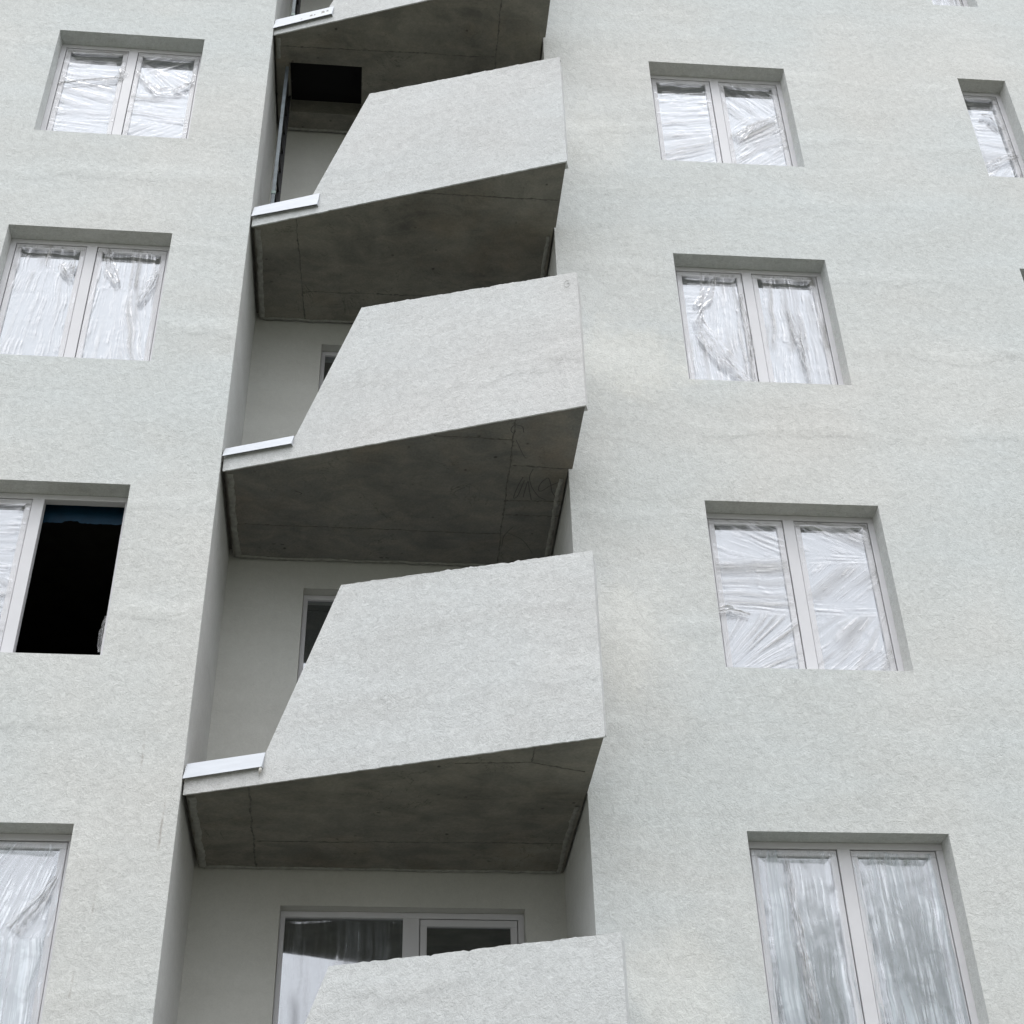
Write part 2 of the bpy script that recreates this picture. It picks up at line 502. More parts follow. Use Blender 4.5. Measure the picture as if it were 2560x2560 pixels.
def make_film(name, parent, x0, x1, z0, z1, yb_, layers, seed, sag=0.012, border=0.055, poly=None, mat='film'):
    """a sheet of stretch film over a sash: gathers run along rays from each layer's pole"""
    w, h = x1 - x0, z1 - z0
    st = 0.0068
    nu, nv = max(8, int(w / st)), max(8, int(h / st))
    u, v = np.meshgrid(np.linspace(0, 1, nu + 1), np.linspace(0, 1, nv + 1))
    uu, vv = u * w, v * h
    # ragged, wandering edges
    jl = (smooth2d(vv * 0 + 1, vv, 9, seed + 1) - 0.5) * 0.018 * (1 - u)
    jr = (smooth2d(vv * 0 + 5, vv, 9, seed + 2) - 0.5) * 0.018 * u
    jt = (smooth2d(uu, uu * 0 + 2, 9, seed + 3) - 0.5) * 0.02 * v
    px, pz = uu + jl + jr, vv + jt
    d = np.zeros_like(uu)
    fold = np.zeros_like(uu)
    U = np.zeros_like(uu); V = np.zeros_like(uu); best = np.full_like(uu, 0.12)
    U[:], V[:] = uu, vv * 1.0
    first = True
    for li, L in enumerate(layers):
        pu, pv, freq, amp = L[:4]
        zlo, zhi = (L[4], L[5]) if len(L) > 5 else (-1, 2)
        ulo, uhi = (L[6], L[7]) if len(L) > 7 else (-1, 2)
        ax, az = uu - pu * w, vv - pv * h
        rad = np.hypot(ax, az) + 1e-4
        wob = (smooth2d(uu, vv, 4, seed + 17 + li) - 0.5) * 0.022
        c = math.hypot((0.5 - pu) * w, (0.5 - pv) * h)
        ang = np.arctan2(az, ax)
        ang = np.where(ang < -math.pi / 2 * (1 if pu > 1 else 9), ang + 2 * math.pi, ang) if pu > 1 else ang
        acr = (ang + wob / np.maximum(rad, 0.3)) * c
        mk = band(v, zlo, zhi) * band(u, ulo, uhi)
        gate = np.clip((smooth2d(acr * 1.3, rad * 0.45, 5.0, seed + 31 + li) - 0.30) * 3.0, 0.06, 1)
        rd_ = 0.6 * ridge1d(acr * freq * .62 + 100, seed + 5 + li) + 0.6 * ridge1d(acr * freq * 1.35 + 50, seed + 9 + li)
        d += 0.55 * amp * mk * gate * rd_
        fold = np.maximum(fold, mk * gate * np.clip(rd_ * 1.5 - 0.35, 0, 1))
        m = mk > 0.5
        U = np.where(m, rad, U); V = np.where(m, acr + 7.1 * li, V)
    # broad billowing
    d += 0.003 * (smooth2d(uu, vv, 3.1, seed + 71) - 0.5)
    edge = np.minimum(np.minimum(uu, w - uu), np.minimum(vv, h - vv))
    inside = np.clip((edge - border * 0.5) / border, 0, 1)
    y = yb_ - 0.0035 + sag * inside - d * (0.25 + 0.75 * inside)
    y = np.minimum(y, yb_ - 0.002 + 0.016 * inside)
    co = np.stack([x0 + px, y, z0 + pz], -1).reshape(-1, 3)
    idx = np.arange((nu + 1) * (nv + 1)).reshape(nv + 1, nu + 1)
    f = np.stack([idx[:-1, :-1], idx[:-1, 1:], idx[1:, 1:], idx[1:, :-1]], -1).reshape(-1, 4)
    if poly is not None:
        cu = (u[:-1, :-1] + u[1:, 1:]) / 2; cv = (v[:-1, :-1] + v[1:, 1:]) / 2
        f = f[poly(cu, cv, smooth2d(uu, vv, 11, seed + 88)[:-1, :-1]).reshape(-1)]
    me = bpy.data.meshes.new(name)
    me.vertices.add(len(co)); me.vertices.foreach_set('co', co.ravel())
    me.loops.add(f.size); me.loops.foreach_set('vertex_index', f.ravel().astype(np.int32))
    me.polygons.add(len(f)); me.polygons.foreach_set('loop_start', np.arange(0, f.size, 4, dtype=np.int32))
    me.update(calc_edges=True)
    uvl = me.uv_layers.new(name='UVMap')
    uvs = np.stack([U.ravel(), V.ravel()], -1)[f.ravel()]
    uvl.data.foreach_set('uv', uvs.ravel().astype(np.float32))
    at = me.attributes.new('fold', 'FLOAT', 'POINT')
    at.data.foreach_set('value', np.clip(fold, 0, 1).ravel().astype(np.float32))
    ai = me.attributes.new('inner', 'FLOAT', 'POINT')
    ai.data.foreach_set('value', inside.ravel().astype(np.float32))
    me.validate()
    return link_mesh(name, me, M[mat], parent, True)


def wad(name, parent, pts, w, yb_, seed, thick=0.012):
    """a twisted, crumpled strip of loose film along a polyline of (x, z) points"""
    r = np.random.default_rng(seed)
    pts = np.array(pts, float)
    seg = np.hypot(*np.diff(pts, axis=0).T); s = np.concatenate([[0], np.cumsum(seg)])
    n = max(10, int(s[-1] / 0.009)); m = 14
    t = np.linspace(0, s[-1], n)
    x = np.interp(t, s, pts[:, 0]); z = np.interp(t, s, pts[:, 1])
    ws = np.interp(t, s, w)
    dx, dz = np.gradient(x), np.gradient(z); L = np.hypot(dx, dz); nx, nz = -dz / L, dx / L
    q = np.linspace(-0.5, 0.5, m)
    T, Q = np.meshgrid(t, q, indexing='ij')
    amp = smooth2d(T, Q, 11, seed) - 0.5
    fine = smooth2d(T, Q * 2.5, 38, seed + 1) - 0.5
    off = Q * ws[:, None] + amp * 0.02
    Xc = x[:, None] + nx[:, None] * off; Zc = z[:, None] + nz[:, None] * off
    Yc = yb_ - thick - thick * 1.2 * amp - 0.006 * fine - 0.004 * np.sin(Q * 18)
    co = np.stack([Xc, Yc, Zc], -1).reshape(-1, 3)
    idx = np.arange(n * m).reshape(n, m)
    f = np.stack([idx[:-1, :-1], idx[:-1, 1:], idx[1:, 1:], idx[1:, :-1]], -1).reshape(-1, 4)
    me = bpy.data.meshes.new(name)
    me.from_pydata(co.tolist(), [], f.tolist())
    uvl = me.uv_layers.new(name='UVMap')
    uvs = np.stack([T.ravel(), Q.ravel() * 0.5], -1)[f.ravel()]
    uvl.data.foreach_set('uv', uvs.ravel().astype(np.float32))
    at = me.attributes.new('fold', 'FLOAT', 'POINT')
    at.data.foreach_set('value', np.clip(0.42 + 0.9 * amp.ravel() + 0.9 * fine.ravel(), 0.05, 1).astype(np.float32))
    return link_mesh(name, me, M['film'], parent, True)


FR, MUL, SASH, GAP = 0.048, 0.088, 0.046, 0.005
WW = 1.395
HZ = [(-6, 0.62, 30, 0.005), (5, 0.2, 26, 0.004)]                              # sideways wrapping
VT = [(0.5, 5.0, 30, 0.006), (0.2, -3.0, 30, 0.004)]                            # hanging gathers
STYLES = {
    # (column, row): (left pane layers, right pane layers)
    ('L', 1): ([(-4, 1.1, 26, .006, .40, .72), (-7, .3, 30, .0045, -.1, .42), (-5, .9, 26, .004, .68, 1.1)],
               [(-.3, 1.05, 20, .006, .56, .95), (-6, .7, 28, .004, .1, .58), (-2.5, -.6, 26, .006, -.1, .25), (3, 1.6, 24, .004, .8, 1.1)]),
    ('L', 2): ([(.72, 2.1, 24, .007, -.1, .80), (.5, 3.5, 26, .005, .78, 1.1)],
               [(.45, 2.2, 26, .006, -.1, .70), (1.25, -1.1, 22, .006, -.1, .9, .55, 1.2), (.4, 4, 30, .005, .66, 1.1)]),
    ('L', 3): ([(-5, .8, 28, .006, .5, 1.1), (3, -.4, 24, .006, .1, .5), (-5, .2, 30, .006, -.1, .45)], None),
    ('L', 4): ([(1.2, 2.4, 24, .006), (.4, -3, 26, .004)], [(1.5, 2.0, 24, .007, .3, 1.1), (.45, 4, 28, .006, -.1, .55)]),
    ('R', 1): ([(-5, .55, 30, .005, .72, 1.1), (-6, .2, 26, .004, .42, .75), (4, .75, 28, .006, -.1, .42)],
               [(-4, 2.6, 26, .006, .55, 1.1), (-1.2, -.1, 22, .007, .28, .62), (-2.5, -.9, 26, .005, -.1, .32)]),
    ('R', 2): ([(.9, 3.2, 24, .006, -.1, 1.1, .35, 1.2), (.2, 2.6, 22, .006, -.1, .42, -.2, .5), (.9, 2.0, 24, .007, -.1, .7, .72, 1.2)],
               [(.6, 4.5, 30, .007, .35, 1.1), (.5, 1.5, 24, .006, -.1, .42), (.85, 1.7, 24, .008, -.1, .85, .7, 1.2)]),
    ('R', 3): ([(4, .2, 26, .006, .74, 1.1), (-7, .5, 26, .004, .36, .76), (-.35, -.12, 26, .008, -.1, .38)],
               [(3, .4, 28, .006, .80, 1.1), (-2.4, -.5, 15, .007, .48, .72), (1.5, .72, 30, .008, .02, .38), (-3, -1, 24, .005, -.1, .16)]),
    ('R', 4): ([(.4, 6, 30, .006, -.1, 1.1, -.2, .46), (.3, 5, 32, .007, -.1, 1.1, .4, 1.2)],
               [(.6, 6, 30, .007), (.6, -4, 30, .005)]),
    ('F', 0): (VT, None),
    ('F', 1): ([(-5, .7, 26, .006, .3, 1.1), (1.6, .5, 22, .009, -.1, .36)], None),
    ('F', 2): (VT, None),
}
TINT = {
    ('L', 1): 'two pane window wrapped sideways in crumpled clear film, upper left',
    ('L', 2): 'two pane window with film hanging in vertical gathers on the left wing',
    ('L', 3): 'window with its right pane missing and a black room behind',
    ('L', 4): 'two pane window reflecting pale sky, cut by the lower left corner',
    ('R', 1): 'two pane window wrapped sideways in film, highest on the right wing column',
    ('R', 2): 'two pane window whose torn film twists into a fold on the left pane',
    ('R', 3): 'two pane window with fans of diagonal film creases across its lower half',
    ('R', 4): 'dark two pane window reflecting trees, lowest on the right wing',
    ('F', 1): 'narrow one pane window near the right edge with torn film at the bottom',
}


def make_window(colname, r, x0, x1, yf, rz):
    single = colname == 'F'
    w = (x1 - x0) / math.cos(rz)
    z0 = WBOT + zrow(r)
    # outer frame
    bm = bmesh.new()
    ya, yb2 = RD, RD + 0.07
    frame_ring(bm, 0.0, w, 0.0, WH, FR, ya, yb2)
    if not single:
        box(bm, w / 2 - MUL / 2, w / 2 + MUL / 2, ya - 0.002, yb2, FR, WH - FR)
    # outer glazing bead line round each light
    win = obj('window', bm, M['pvc'], bld, bevel=0.003)
    win.location = (x0, yf, z0 - GROUND)
    win.rotation_euler = (0, 0, rz)
    if (colname, r) in TINT: win['label'] = TINT[(colname, r)]
    lights = [(FR, w - FR)] if single else [(FR, w / 2 - MUL / 2), (w / 2 + MUL / 2, w - FR)]
    st = STYLES.get((colname, r), (VT if r % 2 == 0 else HZ, VT if r % 2 == 0 else HZ))
    for k, (a, b) in enumerate(lights):
        missing = (colname, r, k) == ('L', 3, 1)
        if missing: continue
        a, b, c, d = a + GAP, b - GAP, FR + GAP, WH - FR - GAP
        bm = bmesh.new()
        frame_ring(bm, a, b, c, d, SASH, RD + 0.009, RD + 0.062)
        # sloped inner bead
        s = obj('sash', bm, M['pvc'], win, bevel=0.004)
        bm = bmesh.new()
        g = 0.004
        for (p, q, e, f) in ((a - GAP, a, c - GAP, d + GAP), (b, b + GAP, c - GAP, d + GAP),
                             (a, b, c - GAP, c), (a, b, d, d + GAP)):
            box(bm, p, q, RD + 0.022, RD + 0.05, e, f)
        obj('gasket', bm, M['gasket'], win)
        bm = bmesh.new()
        box(bm, a + SASH - 0.002, b - SASH + 0.002, RD + 0.030, RD + 0.044, c + SASH - 0.002, d - SASH + 0.002)
        obj('glass_pane', bm, M['glass'], win)
        lay = st[k] if st[k] is not None else VT
        seed = 1000 + 37 * r + 11 * k + {'L': 0, 'R': 300, 'F': 600}[colname]
        make_film('plastic_film', win, a + 0.010, b - 0.008, c + 0.004, d - 0.012, RD + 0.009, lay, seed,
                  mat='film_cloudy' if r == 4 else 'film')
    return win


wins = {}
for r in rows:
    wins['L', r] = make_window('L', r, LX0, LX1, 0.0, 0.0)
    wins['R', r] = make_window('R', r, RX0, RX1, wing_y(RX0), math.atan(AR))
    wins['F', r] = make_window('F', r, FX0, FX1, wing_y(FX0), math.atan(AR))

# loose, torn film on some windows (x, z measured in the window)
w = wins['R', 2]
wad('loose_film', w, [(.385, 1.40), (.30, 1.15), (.205, 1.02)], [.03, .16, .10], RD, 21)
wad('loose_film', w, [(.25, 1.0), (.20, .84), (.27, .62), (.42, .32), (.60, .07)], [.04, .09, .20, .16, .05], RD, 22)
wad('loose_film', w, [(.60, 1.20), (.63, .70), (.60, .10)], [.04, .05, .05], RD, 23, 0.006)
wad('loose_film', w, [(1.02, 1.05), (1.06, .74), (1.09, .40), (1.10, .08)], [.02, .07, .05, .03], RD, 24, 0.005)
w = wins['L', 1]
wad('loose_film', w, [(.05, .90), (.30, .97), (.66, 1.03)], [.02, .03, .05], RD, 31, 0.006)
wad('loose_film', w, [(.58, 1.03), (.66, 1.10), (.60, 1.18)], [.05, .10, .05], RD, 32)
wad('loose_film', w, [(.76, 1.16), (.92, .96), (1.02, .86), (1.16, .90), (1.33, 1.05)], [.03, .08, .13, .10, .05], RD, 33)
w = wins['L', 2]
wad('loose_film', w, [(.84, 1.44), (.88, 1.22), (.97, 1.02)], [.03, .13, .06], RD, 41)
wad('loose_film', w, [(.56, 1.30), (.52, 1.18), (.57, 1.06)], [.06, .15, .07], RD, 42)
wad('loose_film', w, [(1.29, 1.20), (1.25, 1.02), (1.17, .80)], [.04, .09, .04], RD, 43)
w = wins['R', 1]
wad('loose_film', w, [(.77, .60), (.86, .62), (1.02, .76), (1.30, .95)], [.05, .13, .07, .03], RD, 51)
w = wins['R', 3]
wad('loose_film', w, [(.03, .58), (.14, .60), (.28, .56)], [.05, .09, .02], RD, 61)
w = wins['R', 4]
wad('loose_film', w, [(.29, 1.42), (.31, .9), (.34, .3), (.37, .06)], [.045, .055, .07, .10], RD, 71, 0.004)
w = wins['L', 4]
wad('loose_film', w, [(1.31, 1.22), (1.22, 1.04), (1.10, .86)], [.04, .09, .14], RD, 81, 0.008)
w = wins['F', 1]
wad('loose_film', w, [(.40, .95), (.34, 1.12), (.22, 1.14)], [.04, .10, .03], RD, 91)
wad('loose_film', w, [(.05, .30), (.25, .42), (.46, .50)], [.10, .10, .04], RD, 92)

# the window with the missing pane: blue foil at its head, a shred of film at its side, an empty room behind
w = wins['L', 3]
px0, px1 = WW / 2 + MUL / 2, WW - FR
n = 40
bm = bmesh.new()
lo = [bm.verts.new((px0 - 0.02 + (px1 - px0 + .04) * i / n, RD + 0.16, WH - 0.155 + 0.010 * random.random() + (0.02 if 9 < i < 17 else 0))) for i in range(n + 1)]
hi = [bm.verts.new((px0 - 0.02 + (px1 - px0 + .04) * i / n, RD + 0.16, WH + 0.05)) for i in range(n + 1)]
for i in range(n): bm.faces.new((lo[i], lo[i + 1], hi[i + 1], hi[i]))
fo = obj('blue_foil', bm, M['blue'], w)
md = fo.modifiers.new('t', 'SOLIDIFY'); md.thickness = 0.004
wad('loose_film', w, [(1.335, .46), (1.325, .33), (1.33, .15)], [.01, .035, .02], RD + 0.05, 95, 0.004)
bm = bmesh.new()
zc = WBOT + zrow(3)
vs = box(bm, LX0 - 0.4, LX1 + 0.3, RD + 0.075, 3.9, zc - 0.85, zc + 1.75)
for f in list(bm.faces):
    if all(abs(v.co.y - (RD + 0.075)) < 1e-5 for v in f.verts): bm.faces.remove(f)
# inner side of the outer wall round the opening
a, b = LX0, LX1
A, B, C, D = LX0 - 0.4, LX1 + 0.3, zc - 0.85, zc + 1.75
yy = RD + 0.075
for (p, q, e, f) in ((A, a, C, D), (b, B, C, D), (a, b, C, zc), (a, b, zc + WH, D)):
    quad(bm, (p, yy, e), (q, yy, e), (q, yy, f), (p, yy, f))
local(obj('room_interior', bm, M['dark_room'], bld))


# ------------------------------------------------------------------ balcony doors in the recess
def make_door(a, b, c, d, film_on):
    bm = bmesh.new()
    y = DEP + DREV
    f = 0.035
    mx0, mx1 = 0.49, 0.615
    box(bm, a, b, y, y + .07, d - 0.045, d)
    box(bm, a, a + f, y, y + .07, c, d - 0.045)
    box(bm, b - f - 0.01, b, y, y + .07, c, d - 0.045)
    box(bm, a + f, b - f - 0.01, y, y + .07, c, c + 0.06)
    box(bm, mx0, mx1 - 0.005, y - 0.002, y + .07, c + 0.06, d - 0.045)
    dr = local(obj('balcony_door', bm, M['pvc'], bld, bevel=0.003))
    bm = bmesh.new()
    s0, s1, sb, stp = mx1, b - f - 0.015, c + 0.065, d - 0.05
    frame_ring(bm, s0, s1, sb, stp, 0.05, y + 0.004, y + 0.06)
    obj('sash', bm, M['pvc'], dr, bevel=0.004)
    bm = bmesh.new()
    box(bm, a + f - .002, mx0 + .002, y + .026, y + .04, c + .058, d - .043)
    obj('glass_pane', bm, M['glass'], dr)
    bm = bmesh.new()
    box(bm, s0 + .048, s1 - .048, y + .026, y + .04, sb + .048, stp - .048)
    obj('glass_pane', bm, M['glass'], dr)
    if film_on:
        make_film('plastic_film', dr, a + f + .01, mx0 - .01, c + .1, d - .055, y + .018, [(.4, 4, 30, .006), (.6, -4, 26, .004)], 777, 0.002, 0.02, mat='film_thin')
    return dr


for r, (a, b, c, d) in enumerate(doors):
    make_door(a, b, c, d, r == 4)

# ------------------------------------------------------------------ balconies
BAL = {  # row: left front (x,y), tip (x,y), corner y, heights along the face: top-left t,z ; tip z ; base t,z ; flashing
    0: ((XL + .01, .03), (1.685, -.912), -.150, (1.05, 1.49), 1.44, (.567, .23)),
    1: ((-1.034, .026), (1.695, -.912), -.155, (1.05, 1.49), 1.44, (.567, .24)),
    2: ((-1.022, .032), (1.685, -.910), -.151, (1.044, 1.526), 1.454, (.553, .242)),
    3: ((-1.020, .035), (1.699, -.926), -.163, (1.076, 1.492), 1.410, (.584, .218)),
    4: ((-1.024, .030), (1.672, -.916), -.129, (1.035, 1.494), 1.438, (.564, .223)),
    5: ((-1.028, .028), (1.688, -.908), -.149, (1.094, 1.462), 1.468, (.60, .222)),
}
FLASH = {0: (.005, .08, .615, .085, .2), 1: (.004, .067, .622, .085, .205), 2: (.002, .097, .622, .075, .20),
         3: (.0, .125, .571, .123, .222), 4: (.0, .104, .560, .110, .216), 5: (.0, .10, .57, .11, .216)}
BLABEL = {1: 'balcony cut by the top edge of the picture, square hatch in its soffit',
          2: 'balcony with a steel ladder behind its low sill',
          3: 'balcony with scrawled lines on its soffit',
          4: 'balcony with dark creased concrete soffit, widest in view',
          5: 'lowest balcony, only the top of its parapet in view'}
TH = 0.13
HATCH = (-.886, -.145, .342, .955)


def jag(p, q, step, amp, key):
    """points from p to q (p included) with small random offsets on z"""
    n = max(1, int((Vector(q) - Vector(p)).length / step))
    out = []
    rr = random.Random(key)
    drift = 0.0
    for i in range(n):
        t = i / n
        chip = rr.random() ** 7 * 1.3                       # mostly straight, now and then a chip
        drift = drift * 0.45 + (rr.random() - 0.5) * amp * (0.28 + chip)
        v = Vector(p).lerp(Vector(q), t)
        if 0 < i: v.z += drift; v.x += (rr.random() - .5) * amp * 0.3
        out.append(v)
    return out


for r in range(0, 6):
    (lx, ly), (tx, ty), yc, (tt, zt), ztip, (tb, zbse) = BAL[r]
    z = SOFFIT[r]
    L = Vector((lx, ly, z)); T = Vector((tx, ty, z))
    D = (T - L); LEN = D.length; D.normalize()
    N = Vector((D.y, -D.x, 0))                      # outward
    pt = lambda t, h, o=0.0: L + D * t + Vector((0, 0, h)) + N * o
    # parapet face with broken render edges
    pts = []
    pts += jag(pt(0, 0), pt(LEN, 0), .022, .007, 10 + r)
    pts += jag(pt(LEN, 0), pt(LEN, ztip), .05, .0, 20 + r)
    pts += jag(pt(LEN, ztip), pt(tt, zt), .018, .015, 30 + r)
    pts += jag(pt(tt, zt), pt(tb, zbse), .06, .0, 40 + r)
    pts += [pt(tb, zbse), pt(0, zbse)]
    bm = bmesh.new()
    prism(bm, pts, -N * .013)
    q = lambda t, h: pt(t, h, -.0125)
    prism(bm, [q(.004, .07), q(LEN - .012, .07), q(LEN - .004, ztip - .012), q(tt + .004, zt - .012), q(tb + .004, zbse - .004), q(.004, zbse - .004)], -N * TH)
    # return to the facade
    x1, x0r = tx, tx - TH
    yA = ty + TH * 0.62
    ret = [Vector((x1, yA, z + .07)), Vector((x1, yc, z + .07)), Vector((x1, yc, z + .12)), Vector((x1, wing_y(x1), z + .12)),
           Vector((x1, wing_y(x1), z + ztip - .004)), Vector((x1, yA, z + ztip - .004))]
    ret = [Vector((p.x - 0.002, p.y, p.z)) for p in ret]
    prism(bm, ret, (-TH, 0, 0))
    bal = local(obj('balcony', bm, M['parapet'], bld))
    if r in BLABEL: bal['label'] = BLABEL[r]
    # rough blob of render at the tip top
    bm = bmesh.new()
    rr = random.Random(60 + r)
    for k in range(46):
        t = LEN - 0.01 - rr.random() * (0.22 if k < 28 else LEN - tt)
        h = ztip + (zt - ztip) * (LEN - t) / (LEN - tt) - 0.013
        c = pt(t, h + .008, -.028 - TH * rr.random() * 0.4)
        q = bmesh.ops.create_icosphere(bm, subdivisions=1, radius=0.005 + 0.007 * rr.random() * (1 if k < 28 else .5))
        for vv in q['verts']:
            vv.co = Vector((vv.co.x * 1.8, vv.co.y * 1.4, vv.co.z * .8)) * (0.8 + .4 * rr.random()) + c
    obj('render_lumps', bm, M['parapet'], bal)
    # raw concrete slab
    e = 0.022
    poly = [(lx + e, ly + .006), (tx - .005, ty + .010), (tx - .005, yc), (XR - e * .8, yc + .0005), (XR - e * .8, DEP - e), (lx + e, DEP - e)]
    zs0, zs1 = z + .003, z + .20
    bm = bmesh.new()
    if r in (0, 1):
        hx0, hx1, hy0, hy1 = HATCH
        # ring: split the slab in pieces round the hatch
        sl = lambda x: ly + .006 + (x - lx) * (ty - ly) / (tx - lx)
        pieces = [[(lx + e, sl(lx + e)), (hx0, sl(hx0)), (hx0, DEP - e), (lx + e, DEP - e)],
                  [(hx0, sl(hx0)), (hx1, sl(hx1)), (hx1, hy0), (hx0, hy0)],
                  [(hx0, hy1), (hx1, hy1), (hx1, DEP - e), (hx0, DEP - e)],
                  [(hx1, sl(hx1)), (tx - .005, ty + .010), (tx - .005, yc), (XR - e * .8, yc + .0005), (XR - e * .8, DEP - e), (hx1, DEP - e)]]
        for pc in pieces:
            for zz, rev in ((zs0, False), (zs1, True)):
                vs = [bm.verts.new((x, y, zz)) for x, y in pc]
                bm.faces.new(vs)
        sq = [(hx0, hy0), (hx1, hy0), (hx1, hy1), (hx0, hy1)]
        for i in range(4):
            p, q = sq[i], sq[(i + 1) % 4]
            quad(bm, (*p, zs0), (*q, zs0), (*q, zs1), (*p, zs1))
        for i in range(len(poly)):
            p, q = poly[i], poly[(i + 1) % len(poly)]
            quad(bm, (*p, zs0), (*q, zs0), (*q, zs1), (*p, zs1))
    else:
        prism(bm, [(x, y, zs0) for x, y in poly], (0, 0, zs1 - zs0))
    # unseen screed strips, added to block light leaking down the slab-to-wall joint
    box(bm, XL + .002, lx + e + .02, .04, DEP - .002, z + .10, z + .19)
    box(bm, XR - .05, XR - .002, .0, DEP - .002, z + .10, z + .19)
    box(bm, lx + e + .021, XR - .051, DEP - .05, DEP - .002, z + .10, z + .19)
    slab = obj('slab', bm, M['concrete_b'] if r == 3 else M['concrete'], bal)
    if r in (0, 1):
        bm = bmesh.new()
        box(bm, hx0 - .05, hx1 + .05, hy0 - .05, hy1 + .05, zs1 + .003, zs1 + .03)
        obj('hatch_lid', bm, M['lid'], bal, bevel=.003)
    # mortar beads along the soffit edges
    bm = bmesh.new()
    rr = random.Random(80 + r)

    def bead(p, q, wd, th):
        p, q = Vector(p), Vector(q)
        n = max(2, int((q - p).length / .035))
        d = (q - p).normalized(); s = Vector((-d.y, d.x, 0))
        rows_ = []
        dr = 0
        for i in range(n + 1):
            dr = dr * .75 + (rr.random() - .5) * .012
            c = p.lerp(q, i / n)
            ww = wd * (1 + (rr.random() - .5) * .25) / 2
            hh = th * (.7 + .6 * rr.random())
            rows_.append([bm.verts.new(c + s * (dr + k * ww) + Vector((0, 0, -hh * m_)))
                          for k, m_ in ((-1, -.2), (-.75, .8), (0, 1), (.75, .8), (1, -.2))])
        for i in range(n):
            for k in range(4):
                bm.faces.new((rows_[i][k], rows_[i][k + 1], rows_[i + 1][k + 1], rows_[i + 1][k]))
    zz = zs0
    if r > 1: bead((lx + .055, ly + .03, zz), (lx + .055, DEP - .05, zz), .05, .010)
    else: bead((lx + .05, ly + .03, zz), (lx + .05, .30, zz), .04, .006)
    bead((lx + .06, DEP - .035, zz), (XR - .07, DEP - .035, zz), .032, .008)
    if r != 1: bead((XR - .055, wing_y(XR) + .03 + (0.12 if r == 4 else 0), zz), (XR - .055, DEP - .05, zz), .034, .007)
    obj('mortar_bead', bm, M['mortar'], bal, smooth=True)
    # form-board seams
    SE = {0: [], 1: [((1.205, -.70), (1.222, DEP - .05)), ((lx + .06, .15), (1.2, .12))],
          2: [((-.628, -.09), (-.569, DEP - .05)), ((-.588, .81), (1.6, .76)), ((.434, -.462), (1.668, -.465))],
          3: [((1.196, -.73), (1.218, DEP - .05)), ((-.974, .719), (1.223, .723)), ((1.223, -.177), (1.663, -.168)),
              ((1.216, .274), (1.648, .246)), ((1.225, .458), (1.656, .453)), ((.594, -.50), (1.193, -.49))],
          4: [((-.583, -.11), (-.593, DEP - .05)), ((-.565, .732), (1.633, .677)), ((1.249, -.74), (1.246, -.534)),
              ((.75, -.50), (1.246, -.534)), ((1.246, -.534), (1.61, -.43))], 5: []}[r]
    for si, (p, q) in enumerate(SE):
        bm = bmesh.new()
        p, q = Vector((*p, zz)), Vector((*q, zz))
        n = max(4, int((q - p).length / .02)); d = (q - p).normalized(); s = Vector((-d.y, d.x, 0))
        prev = None; dr = 0
        for i in range(n + 1):
            dr = dr * .8 + (rr.random() - .5) * .008
            c = p.lerp(q, i / n) + s * dr
            ww = .0035 + .010 * rr.random() ** 3
            hh = .002 + .004 * rr.random()
            cur = [bm.verts.new(c - s * ww + Vector((0, 0, .001))), bm.verts.new(c - Vector((0, 0, hh))), bm.verts.new(c + s * ww + Vector((0, 0, .001)))]
            if prev:
                bm.faces.new((prev[0], prev[1], cur[1], cur[0])); bm.faces.new((prev[1], prev[2], cur[2], cur[1]))
            prev = cur
        obj('form_seam', bm, M['seam'], bal)
    # sheet metal sill flashing on the low part of the wall
    t0, h0, t1, h1, ht = FLASH[r]
    bm = bmesh.new()
    o1, o2 = .034, .006                                  # leans back: lip stands out at the bottom
    A = [pt(t0, h0, o1), pt(t1, h1, o1), pt(t1 + .006, zbse + .004, o2), pt(t0 + .006, zbse + .001, o2)]
    Bk = [pt(t0, h0 + .001, o1 - .004), pt(t1, h1 + .001, o1 - .004), pt(t1 + .006, zbse + .002, o2 - .004), pt(t0 + .006, zbse - .001, o2 - .004)]
    quad(bm, *A)
    quad(bm, A[3], A[2], pt(min(t1, tb - .02), zbse + .012, -TH - .02), pt(t0, zbse + .010, -TH - .02))
    quad(bm, A[1], A[2], pt(t1 + .006, zbse, .002), pt(t1, h1, .002))
    fl = obj('metal_flashing', bm, M['zinc'], bal)
    md = fl.modifiers.new('t', 'SOLIDIFY'); md.thickness = .0015
    if r == 1:                                            # dried smears on the top sill
        for (t, h, wd, hg, kk) in ((.40, .14, .03, .05, 5), (.435, .145, .02, .03, 6), (.52, .15, .05, .08, 7), (.57, .16, .03, .06, 8), (.30, .12, .025, .02, 9)):
            bm = bmesh.new()
            f_ = (h - h0) / (zbse - h0); oo = o1 + (o2 - o1) * f_ + .002
            rr2 = random.Random(kk)
            bm.faces.new([bm.verts.new(pt(t + wd * .5 * math.cos(a_) * (.6 + .6 * rr2.random()), h + hg * .5 * math.sin(a_) * (.6 + .6 * rr2.random()), oo + (o2 - o1) / (zbse - h0) * 0))
                          for a_ in [2 * math.pi * i / 11 for i in range(11)]])
            obj('mortar_smear', bm, M['stain'], bal)
    if r == 4:                                            # hardened drip under the end of the sill
        bm = bmesh.new()
        tube(bm, [pt(t1 - .012, h1 + .005, .02), pt(t1 - .012, h1 - .02, .022), pt(t1 - .02, h1 - .045, .015)], [.010, .011, .003], 7)
        obj('mortar_drip', bm, M['paper'], bal, smooth=True)
